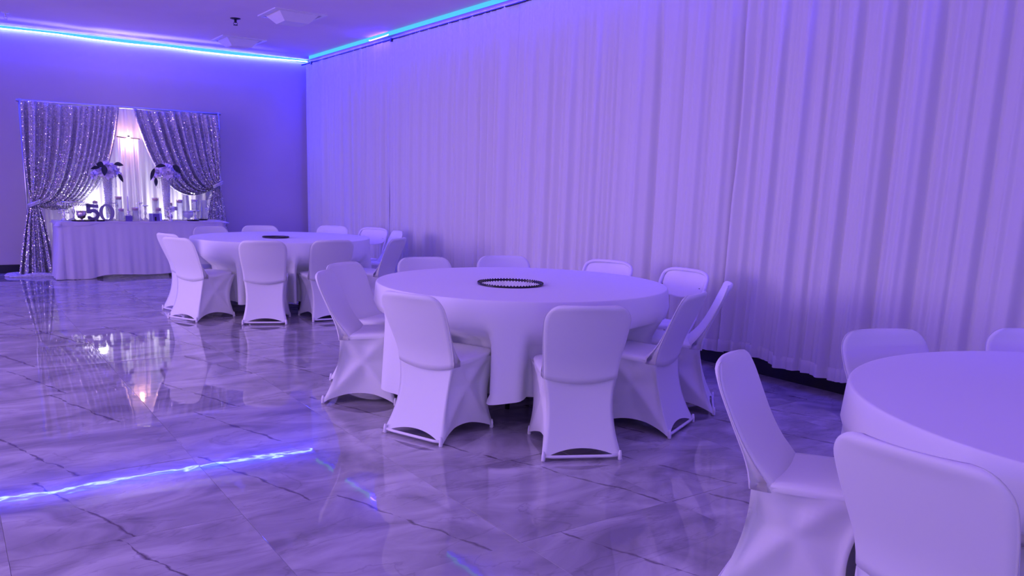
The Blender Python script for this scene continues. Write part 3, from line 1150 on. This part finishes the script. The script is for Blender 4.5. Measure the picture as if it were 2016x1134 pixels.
def skirt_layer(name, off, ztop, zbot, amp, flare, seed, nv=14, wl=0.13):
    r = random.Random(seed)
    ph = [r.uniform(0, 6.28) for _ in range(5)]
    n = 520
    pts = rrect(hw + off, hd_ + off, 0.06, n)
    V = []
    for j in range(nv):
        v = j / (nv - 1)
        for x, y, nx, ny, d in pts:
            s = (0.35 + 0.65 * sin(1.9 * d + ph[2]) ** 2) * sin(2 * pi * d / wl + ph[0] + 2.6 * sin(2.3 * d + ph[1])) + 0.25 * sin(2 * pi * d / (wl * 0.46) + ph[2] + 2 * sin(3 * d)) + 0.9 * sin(2 * pi * d / (wl * 3.3) + ph[3] + sin(2.7 * d))
            cornerk = max(0.0, min(abs(nx), abs(ny))) * 2
            o_ = amp * v ** 0.8 * s + (flare + 0.05 * cornerk) * v ** 1.5
            lift = (0.030 if x > -0.7 else 0.0) * sstep(-0.75, -0.5, x) * (1 if ny < -0.5 else 0.3)
            zb = zbot + lift + 0.008 * sin(7 * d + ph[4])
            V.append((x + nx * o_, y + ny * o_, ztop + (zb - ztop) * v))
    return add_mesh(name, V, grid_faces(n, nv, True), MAT['tulle'], sk)


skirt_layer('skirt', 0.006, HT - 0.004, 0.012, 0.013, 0.05, 41, 14, 0.19)
skirt_layer('top_ruffle', 0.014, HT, HT - 0.045, 0.002, 0.003, 43, 5, 0.12)
pts = rrect(hw + 0.014, hd_ + 0.014, 0.06, 96)
add_mesh('top_cloth', [(0, 0, HT)] + [(x, y, HT) for x, y, *_ in pts], [(0, 1 + i, 1 + (i + 1) % 96) for i in range(96)], MAT['tulle'], sk, False)

# ------------------------------------------------------------------ things on the head table
HT += 0.0008


def X(px):
    return 1.274 + 0.0065 * (px - 115)


def zpx(py):
    return max(0.0, (432 - py) / 147.0)


def tray(px0, px1, y, dy, label):
    x0, x1 = X(px0), X(px1)
    t = thing('serving_tray', label, 'tray', ((x0 + x1) / 2, y, HT), 0, 'black trays on the head table')
    hx = (x1 - x0) / 2
    MB().lathe([(0, 0), (0.9, 0), (1.0, 0.010), (1.0, 0.016), (0.97, 0.016), (0.88, 0.005), (0, 0.005)], 32, (0, 0, 0), hx, dy).build('dish', MAT['tray'], t)
    return t


tray(135, 180, 12.24, 0.11, 'oval black tray under the glowing votive glass')
tray(181, 197, 12.20, 0.06, 'small black tray in front of the numeral five')
tray(359, 386, 12.24, 0.09, 'black tray under the footed glass bowl at the right end')
tray(388, 412, 12.45, 0.08, 'black tray behind the right end of the table, under the tall clear cylinder')

# numerals 5 and 0


def extrude(outline, depth, holes=()):
    """outline in x,z; returns prism centred on y = 0 (holes: same point count as outline -> ring)"""
    n = len(outline)
    if not holes:
        V = [(x, -depth / 2, z) for x, z in outline] + [(x, depth / 2, z) for x, z in outline]
        return V, [tuple(range(n)), tuple(reversed(range(n, 2 * n)))] + [(i, i + n, (i + 1) % n + n, (i + 1) % n) for i in range(n)]
    inn = holes[0]
    V = [(x, y, z) for y in (-depth / 2, depth / 2) for ring in (outline, inn) for x, z in ring]
    fs = []
    for i in range(n):
        j = (i + 1) % n
        fs += [(i, j, n + j, n + i), (2 * n + i, 3 * n + i, 3 * n + j, 2 * n + j), (i, 2 * n + i, 2 * n + j, j), (n + i, n + j, 3 * n + j, 3 * n + i)]
    return V, fs


def strip(path, w0):
    """closed outline of a stroke of width w0 along a path in x,z"""
    L_, R_ = [], []
    for k, (x, z) in enumerate(path):
        a, b = path[max(0, k - 1)], path[min(len(path) - 1, k + 1)]
        tx, tz = b[0] - a[0], b[1] - a[1]
        q = hypot(tx, tz)
        L_.append((x - tz / q * w0 / 2, z + tx / q * w0 / 2))
        R_.append((x + tz / q * w0 / 2, z - tx / q * w0 / 2))
    return L_ + R_[::-1]


t = thing('number_sign', 'dark lilac freestanding numeral 5 on the head table', 'number sign', (X(177), 12.30, HT), radians(4), 'large anniversary numerals')
bowl = [(-0.040, 0.112)] + [(0.004 + 0.058 * cos(radians(a)), 0.080 + 0.057 * sin(radians(a))) for a in range(120, -141, -20)] + [(-0.062, 0.040)]
bm = bmesh.new()
for outline in ([(-0.072, 0.228), (0.072, 0.216), (0.072, 0.172), (-0.072, 0.182)], [(-0.072, 0.228), (-0.026, 0.226), (-0.030, 0.098), (-0.072, 0.100)], strip(bowl, 0.046)):
    if len(outline) > 4:
        n2 = len(outline) // 2
        V = [(x, y, z) for y in (-0.0165, 0.0165) for x, z in outline]
        n = len(outline)
        fs = []
        for i in range(n2 - 1):
            a, b2, c2, d2 = i, i + 1, n - 2 - i, n - 1 - i
            fs += [(a, b2, c2, d2), (a + n, d2 + n, c2 + n, b2 + n)]
        fs += [(i, i + n, (i + 1) % n + n, (i + 1) % n) for i in range(n)]
    else:
        V, fs = extrude(outline, 0.035)
    vs = [bm.verts.new(v) for v in V]
    for f in fs:
        bm.faces.new([vs[i] for i in f])
bmesh.ops.recalc_face_normals(bm, faces=bm.faces)
me = bpy.data.meshes.new('numeral')
bm.to_mesh(me)
bm.free()
me.materials.append(MAT['letter'])
o = bpy.data.objects.new('numeral', me)
COL.objects.link(o)
o.parent = t
o.location = (0, 0, 0.0)
t = thing('number_sign', 'lilac freestanding numeral 0 with a bright hole on the head table', 'number sign', (X(203), 12.27, HT), radians(-8), 'large anniversary numerals')
n = 48
outl = [(0.094 * math.copysign(abs(cos(a)) ** 0.92, cos(a)), 0.112 + 0.112 * sin(a)) for a in [2 * pi * k / n for k in range(n)]]
inn = [(0.048 * cos(a), 0.112 + 0.094 * sin(a)) for a in [2 * pi * k / n for k in range(n)]]
V, fs = extrude(outl, 0.04, (inn,))
auto_smooth(add_mesh('numeral', V, fs, MAT['letter'], t), 50)


def cylinder_candle(px, py_top, w, y, label, level, wax='pink_wax', name='candle_vase'):
    """clear glass cylinder with a floating candle at the level (0-1) of its height"""
    H = zpx(py_top)
    r = w * 0.0065 / 2
    t = thing(name, label, 'vase', (X(px), y, HT), 0, 'glass cylinders with floating candles')
    MB().lathe([(0, 0.004), (r * 0.98, 0.0), (r, 0.006), (r, H), (r - 0.003, H), (r - 0.003, 0.012), (0, 0.012)], 20).build('glass', MAT['glass'], t)
    if wax:
        cz = H * level
        MB().lathe([(0, cz - 0.030), (r * 0.6, cz - 0.030), (r * 0.88, cz - 0.008), (r * 0.88, cz + 0.004), (r * 0.5, cz + 0.012), (0, cz + 0.010)], 16).build('candle', MAT[wax], t)
        MB().lathe([(0, 0.014), (r * 0.93, 0.014), (r * 0.93, cz - 0.012), (0, cz - 0.012)], 16).build('water', MAT['glass'], t)
        MB().tube([(0, 0, cz + 0.008), (0.001, 0, cz + 0.022)], 0.0015, 5).build('wick', MAT['dark_metal'], t)
    return t


cylinder_candle(187, 392, 11, 12.50, 'pink-topped candle cylinder standing behind the numeral 5', 0.93)
cylinder_candle(232, 384, 15, 12.50, 'tall candle cylinder with a high pink candle, right of the beaded left vase', 0.95)
cylinder_candle(229, 407, 12, 12.22, 'short candle cylinder with pink candle just right of the numeral 0', 0.93)
cylinder_candle(257, 405, 14, 12.25, 'short candle cylinder with pink candle right of the white taper', 0.92)
cylinder_candle(306, 386, 15, 12.52, 'tall candle cylinder with high pink candle behind the mirrored block', 0.94)
cylinder_candle(306, 406, 13, 12.36, 'short candle cylinder close behind the mirrored block', 0.92)
cylinder_candle(338, 396, 9, 12.56, 'small candle cylinder behind the mirrored cube stand', 0.95)
cylinder_candle(351, 389, 14, 12.38, 'tall candle cylinder with warm pale candle right of the beaded right vase', 0.95)
cylinder_candle(406, 390, 18, 12.50, 'tall empty clear glass cylinder at the right end of the head table', 0, None, 'glass_cylinder')


def pedestal(px, py_plate, wpl, y, label, crystals=True, name='cake_stand', stem=0.016):
    H = zpx(py_plate)
    r = wpl * 0.0065 / 2
    t = thing(name, label, 'cake stand', (X(px), y, HT), 0, 'crystal pedestal stands on the head table')
    MB().lathe([(0, 0.0), (min(0.07, r * .7), 0.0), (min(0.065, r * .65), 0.012), (stem * 0.9, 0.03), (stem * 0.6, H * 0.3), (stem * 1.4, H * 0.45), (stem * 0.55, H * 0.62), (stem, H - 0.012), (0, H - 0.012)], 16).build('stem', MAT['crystal_bead'], t)
    MB().lathe([(0, H - 0.012), (r * 0.96, H - 0.012), (r, H - 0.006), (r, H), (0, H)], 28).build('plate', MAT['mirror'], t)
    if crystals:
        b = MB()
        n = max(8, int(2 * pi * r / 0.032))
        for k in range(n):
            a = 2 * pi * k / n
            b.ball((r * cos(a), r * sin(a), H - 0.022), 0.006, 6, 4)
            b.ball((r * cos(a), r * sin(a), H - 0.044), 0.008, 6, 4, 1.6)
        o = b.build('hanging_crystals', MAT['crystal_bead'], t)
        o['kind'] = 'stuff'
    return t


pedestal(146, 395, 58, 12.50, 'wide crystal-hung pedestal stand at the left end, under the silver drape')
pedestal(127, 410, 20, 12.42, 'low small crystal pedestal stand at the left end of the head table')
pedestal(217, 397, 30, 12.56, 'crystal-hung pedestal stand behind the numeral 0')
pedestal(272, 396, 14, 12.46, 'slim tall pedestal stand with a dark stem, in the middle of the table', False, 'candle_stand', 0.012)
pedestal(285, 402, 16, 12.55, 'pedestal stand behind the mirrored block, beside the slim one', False)
pedestal(325, 405, 15, 12.20, 'crystal-hung pedestal stand in front of the beaded right vase')
pedestal(383, 411, 23, 12.40, 'mirror-topped pedestal stand holding the peach candle', False)

# footed bowl at the right with a hurricane glass in it
t = thing('footed_bowl', 'clear footed glass bowl on the right black tray', 'bowl', (X(364), 12.26, HT + 0.0062), 0)
MB().lathe([(0, 0), (0.05, 0), (0.045, 0.008), (0.012, 0.02), (0.014, 0.03), (0.055, 0.045), (0.072, 0.09), (0.074, 0.125), (0.070, 0.125), (0.066, 0.09), (0.05, 0.052), (0, 0.048)], 24).build('bowl_body', MAT['crystal'], t)
MB().tube([(0.074 * cos(2 * pi * k / 28), 0.074 * sin(2 * pi * k / 28), 0.125) for k in range(28)], 0.004, 6, True).build('rim', MAT['steel'], t)
t = thing('hurricane_glass', 'tapered tall hurricane glass behind the footed bowl', 'vase', (X(367), 12.46, HT), 0)
MB().lathe([(0, 0), (0.055, 0), (0.055, 0.10), (0.052, 0.20), (0.040, 0.33), (0.032, 0.36), (0.029, 0.36), (0.037, 0.33), (0.049, 0.20), (0.05, 0.01), (0, 0.01)], 20).build('glass', MAT['glass'], t)
# candle cylinder on the mirror topped stand
zst = zpx(411)
t = cylinder_candle(383, 391, 14, 12.40, 'peach candle cylinder raised on the mirror-topped stand', 0.92)
t.location.z = HT + zst + 0.0006
t.scale = (1, 1, 0.55)

# glowing votive
t = thing('votive_holder', 'glowing mercury glass votive on the left black tray', 'votive', (X(155), 12.24, HT + 0.0062), 0)
MB().lathe([(0, 0), (0.030, 0), (0.032, 0.006), (0.014, 0.016), (0.014, 0.024), (0.045, 0.04), (0.058, 0.08), (0.060, 0.128), (0.055, 0.128), (0.053, 0.08), (0.04, 0.046), (0, 0.04)], 18).build('cup', MAT['gold_glass'], t)
MB().lathe([(0, 0.042), (0.02, 0.042), (0.02, 0.058), (0, 0.058)], 12).build('tealight', MAT['white_wax'], t)
MB().ball((0, 0, 0.070), 0.006, 8, 5, 1.8).build('flame', MAT['tealight'], t)
b = MB()
for k in range(16):
    a = 2 * pi * k / 16
    b.ball((0.060 * cos(a), 0.060 * sin(a), 0.126), 0.006, 6, 4)
    b.ball((0.057 * cos(a), 0.057 * sin(a), 0.085), 0.006, 6, 4, 1.5)
o = b.build('beads', MAT['gold_glass'], t)
o['kind'] = 'stuff'
# taper in a holder on a violet box
t = thing('gift_box', 'small violet box under the white taper candle', 'box', (X(242.5), 12.22, HT), 0)
MB().box(-0.042, 0.042, -0.035, 0.035, 0, 0.066).build('box_body', MAT['violet_box'], t, False)
MB().box(-0.044, 0.044, -0.037, 0.037, 0.055, 0.072).build('lid', MAT['violet_box'], t, False)
t = thing('taper_candle', 'slim white taper candle in a crystal holder on the violet box', 'candle', (X(242.5), 12.22, HT + 0.0726), 0)
MB().lathe([(0, 0), (0.036, 0), (0.034, 0.01), (0.012, 0.02), (0.020, 0.045), (0.028, 0.065), (0, 0.065)], 14).build('holder', MAT['crystal_bead'], t)
MB().lathe([(0, 0.06), (0.011, 0.06), (0.008, 0.255), (0.003, 0.265), (0, 0.265)], 12).build('candle', MAT['white_wax'], t)
# mirrored frame
t = thing('mirrored_block', 'mirrored display block with a dark centre in the middle of the head table', 'ornament', (X(293), 12.18, HT), radians(6))
MB().box(-0.088, 0.088, -0.025, 0.025, 0, 0.108).build('block', MAT['mirror'], t, False)
MB().box(-0.030, 0.052, -0.031, -0.0252, 0.006, 0.102).build('picture', MAT['violet_box'], t, False)
for x in (-0.078, -0.05, 0.066):
    MB().box(x - 0.010, x + 0.010, -0.032, -0.0252, 0.002, 0.106).build('mirror_strip', MAT['mirror'], t, False)
MB().box(-0.012, 0.010, -0.034, -0.0312, 0.006, 0.060).build('figure_print', MAT['black'], t, False)
# crystal candle holder + mirrored cube stand
t = thing('crystal_holder', 'faceted crystal ball candle holder left of the mirrored cube', 'candle holder', (X(329), 12.34, HT), 0)
MB().lathe([(0, 0), (0.035, 0), (0.03, 0.012), (0.012, 0.02), (0.035, 0.04), (0.040, 0.06), (0.035, 0.08), (0.012, 0.10), (0.032, 0.115), (0.03, 0.125), (0, 0.125)], 8).build('crystal_body', MAT['crystal_bead'], t, False)
t = thing('mirrored_cube', 'mirrored cube stand between the crystal holder and tall candle', 'stand', (X(339), 12.44, HT), radians(12))
MB().box(-0.035, 0.035, -0.035, 0.035, 0, 0.14).build('pillar', MAT['glass'], t, False)
MB().box(-0.045, 0.045, -0.045, 0.045, 0.14, 0.195).build('cube', MAT['mirror'], t, False)

# added glowing globe, stands in for an uplight's glow on the sheer
for px, py, lab in ((190, 388, 'added white globe standing in for the uplight glow behind the numeral 5'),):
    t = thing('glow_globe', lab, 'lamp', (X(px), 12.655, HT), 0)
    z = zpx(py)
    MB().lathe([(0, 0), (0.04, 0), (0.036, 0.012), (0.010, 0.02), (0.008, z - 0.05), (0, z - 0.05)], 14).build('stem', MAT['white_metal'], t)
    MB().ball((0, 0, z), 0.058, 20, 12).build('globe', MAT['globe'], t)
for k, (x, lab) in enumerate(((1.78, 'white uplight can on the floor behind the left part of the head table'), (2.74, 'white uplight can on the floor behind the right part of the head table'))):
    t = thing('uplight', lab, 'lamp', (x, 12.785, 0.0), 0, 'white uplights behind the head table')
    MB().lathe([(0, 0), (0.06, 0), (0.06, 0.02), (0.05, 0.03), (0.055, 0.16), (0.05, 0.16), (0.045, 0.14), (0, 0.14)], 18).build('can', MAT['dark_metal'], t)
    d = bpy.data.lights.new('uplight_beam', 'SPOT')
    d.color = (1.0, 0.96, 1.0)
    d.energy = 160 if k else 135
    d.spot_size = radians(70)
    d.spot_blend = 0.9
    d.shadow_soft_size = 0.04
    lo = bpy.data.objects.new('uplight_beam', d)
    COL.objects.link(lo)
    lo.parent = t
    lo.location = (0, 0, 0.17)
    lo.rotation_euler = (Vector((0.02, 0.16, 1.2))).to_track_quat('-Z', 'Y').to_euler()


def trumpet_vase(px, y, label):
    t = thing('trumpet_vase', label, 'vase', (X(px), y, HT), 0, 'beaded trumpet vases')
    H = 0.60
    prof = [(0.050, 0.0), (0.050, 0.012), (0.034, 0.03), (0.038, 0.12), (0.043, 0.25), (0.049, 0.40), (0.056, 0.52), (0.063, H)]
    MB().lathe([(0, 0.0)] + prof + [(0.059, H), (0.052, 0.52), (0.045, 0.40), (0.036, 0.2), (0, 0.1)], 20).build('glass_body', MAT['crystal'], t)
    b = MB()

    def rad(z):
        for (ra, za), (rb, zb) in zip(prof, prof[1:]):
            if z <= zb:
                return ra + (rb - ra) * (z - za) / max(1e-6, zb - za)
        return prof[-1][0]
    z = 0.05
    while z < H:
        r = rad(z)
        n = max(9, int(2 * pi * r / 0.021))
        for k in range(n):
            a = 2 * pi * (k + 0.5 * (int(z * 50) % 2)) / n
            b.ball((r * cos(a), r * sin(a), z), 0.0078, 6, 4)
        z += 0.022
    o = b.build('crystal_beads', MAT['crystal_bead'], t)
    o['kind'] = 'stuff'
    return t


def petal_shape(length, width, cup, n=5):
    """one petal in its own frame: grows along +x, cups towards +z; returns verts, faces"""
    V, m = [], 6
    for i in range(m):
        a = i / (m - 1)
        w = width * sin(pi * (0.12 + 0.80 * a)) ** 0.8
        for j in range(n):
            s = -1 + 2 * j / (n - 1)
            V.append((length * a, w * s / 2, cup * (a * a * 0.9 + 0.25 * s * s)))
    return V, grid_faces(n, m)


def blossom(parent, c, axis, size, seed):
    r = random.Random(seed)
    axis = Vector(axis).normalized()
    q = axis.to_track_quat('Z', 'Y')
    b = MB()
    for ring, (cnt, ln, wd, cup, tilt) in enumerate(((4, .45, .40, .30, 75), (6, .75, .55, .25, 50), (8, 1.0, .62, .12, 22), (8, 1.1, .66, -.05, 2))):
        for k in range(cnt):
            V, f = petal_shape(size * ln, size * wd, size * cup)
            rot = Matrix.Rotation(2 * pi * k / cnt + ring * 0.5 + r.uniform(-.15, .15), 3, 'Z') @ Matrix.Rotation(radians(-tilt + r.uniform(-8, 8)), 3, 'Y')
            b.add([Vector(c) + q @ (rot @ Vector(v)) for v in V], f)
    b.ball(c, size * 0.16, 8, 5)
    return b.build('blossom', MAT['petal'], parent)


def leaf(parent, c, direction, length, width):
    d = Vector(direction).normalized()
    side = d.cross(Vector((0.15, -1, 0.35))).normalized()
    nrm = side.cross(d)
    V, n = [], 8
    for i in range(n):
        a = i / (n - 1)
        w = width * sin(pi * min(1, a * 0.98 + 0.01)) ** 0.85
        base = Vector(c) + d * length * a - Vector((0, 0, 1)) * 0.35 * length * a * a
        for s in (-1, 0, 1):
            V.append(base + side * w * s * 0.5 + nrm * (0.004 if s == 0 else 0.012))
    return add_mesh('leaf', V, grid_faces(3, n), MAT['leaf'], parent)


def bouquet(px, y, label, seed, leaves):
    r = random.Random(seed)
    t = thing('flower_bouquet', label, 'flowers', (X(px), y, HT + 0.6), 0, 'white flower bouquets in the trumpet vases')
    st = MB()
    spots = [((0, -0.02, 0.13), (0.1, -0.4, 1), .085), ((-0.10, -0.05, 0.055), (-0.8, -0.7, 0.5), .082), ((0.09, -0.06, 0.06), (0.7, -0.8, 0.45), .082),
             ((0.0, -0.10, 0.045), (0, -1, 0.3), .082), ((-0.06, 0.06, 0.10), (-0.4, 0.8, .8), .08), ((0.08, 0.05, 0.10), (0.5, .7, .8), .08),
             ((0.145, -0.01, 0.0), (1, -.2, -.1), .07), ((-0.145, 0.0, 0.01), (-1, -.2, 0.0), .07)]
    for k, (c0, ax, s) in enumerate(spots):
        c0 = Vector(c0) + Vector((r.uniform(-.01, .01), r.uniform(-.01, .01), r.uniform(-.01, .01)))
        blossom(t, c0, ax, s, seed * 20 + k)
        st.tube([(0.0, 0, -0.20), (c0.x * 0.3, c0.y * 0.3, -0.03), tuple(c0)], 0.0035, 5)
    st.build('stems', MAT['leaf'], t)
    for c0, d, ln, w in leaves:
        leaf(t, c0, d, ln, w)
    # crystal strands hanging from the bouquet
    b = MB()
    for k in range(7):
        a = radians(180 + k * 30)
        for q in range(9):
            b.ball((0.11 * cos(a), 0.09 * sin(a), 0.0 - q * 0.018), 0.0055, 5, 4)
    o = b.build('crystal_strands', MAT['crystal_bead'], t)
    o['kind'] = 'stuff'
    return t


trumpet_vase(209.5, 12.36, 'beaded trumpet vase of white flowers behind the numeral 0')
trumpet_vase(324, 12.36, 'beaded trumpet vase of white flowers brightly lit from behind at right')
bouquet(209.5, 12.36, 'white flower bouquet with dark leaves in the left trumpet vase', 5,
        [((-0.06, -0.13, 0.12), (-0.6, -.3, 0.5), .13, .09), ((-0.05, -0.14, 0.14), (-0.1, -.3, -1), .11, .08), ((0.08, -0.10, 0.15), (0.9, -.2, 0.3), .12, .06), ((0.12, -0.1, 0.03), (0.5, -.3, -0.8), .10, .05),
         ((-0.10, -0.1, 0.10), (-1, -.2, .2), .12, .05)])
bouquet(324, 12.36, 'white flower bouquet with dark leaves in the right trumpet vase', 6,
        [((-0.02, -0.12, 0.15), (-1, -.2, 0.25), .15, .055), ((-0.16, -0.1, 0.12), (-0.5, -.2, -0.9), .14, .05), ((-0.15, -0.1, -0.01), (-0.1, -.2, -1), .09, .05), ((0.07, -0.13, 0.16), (0.8, -.3, -0.5), .12, .09)])
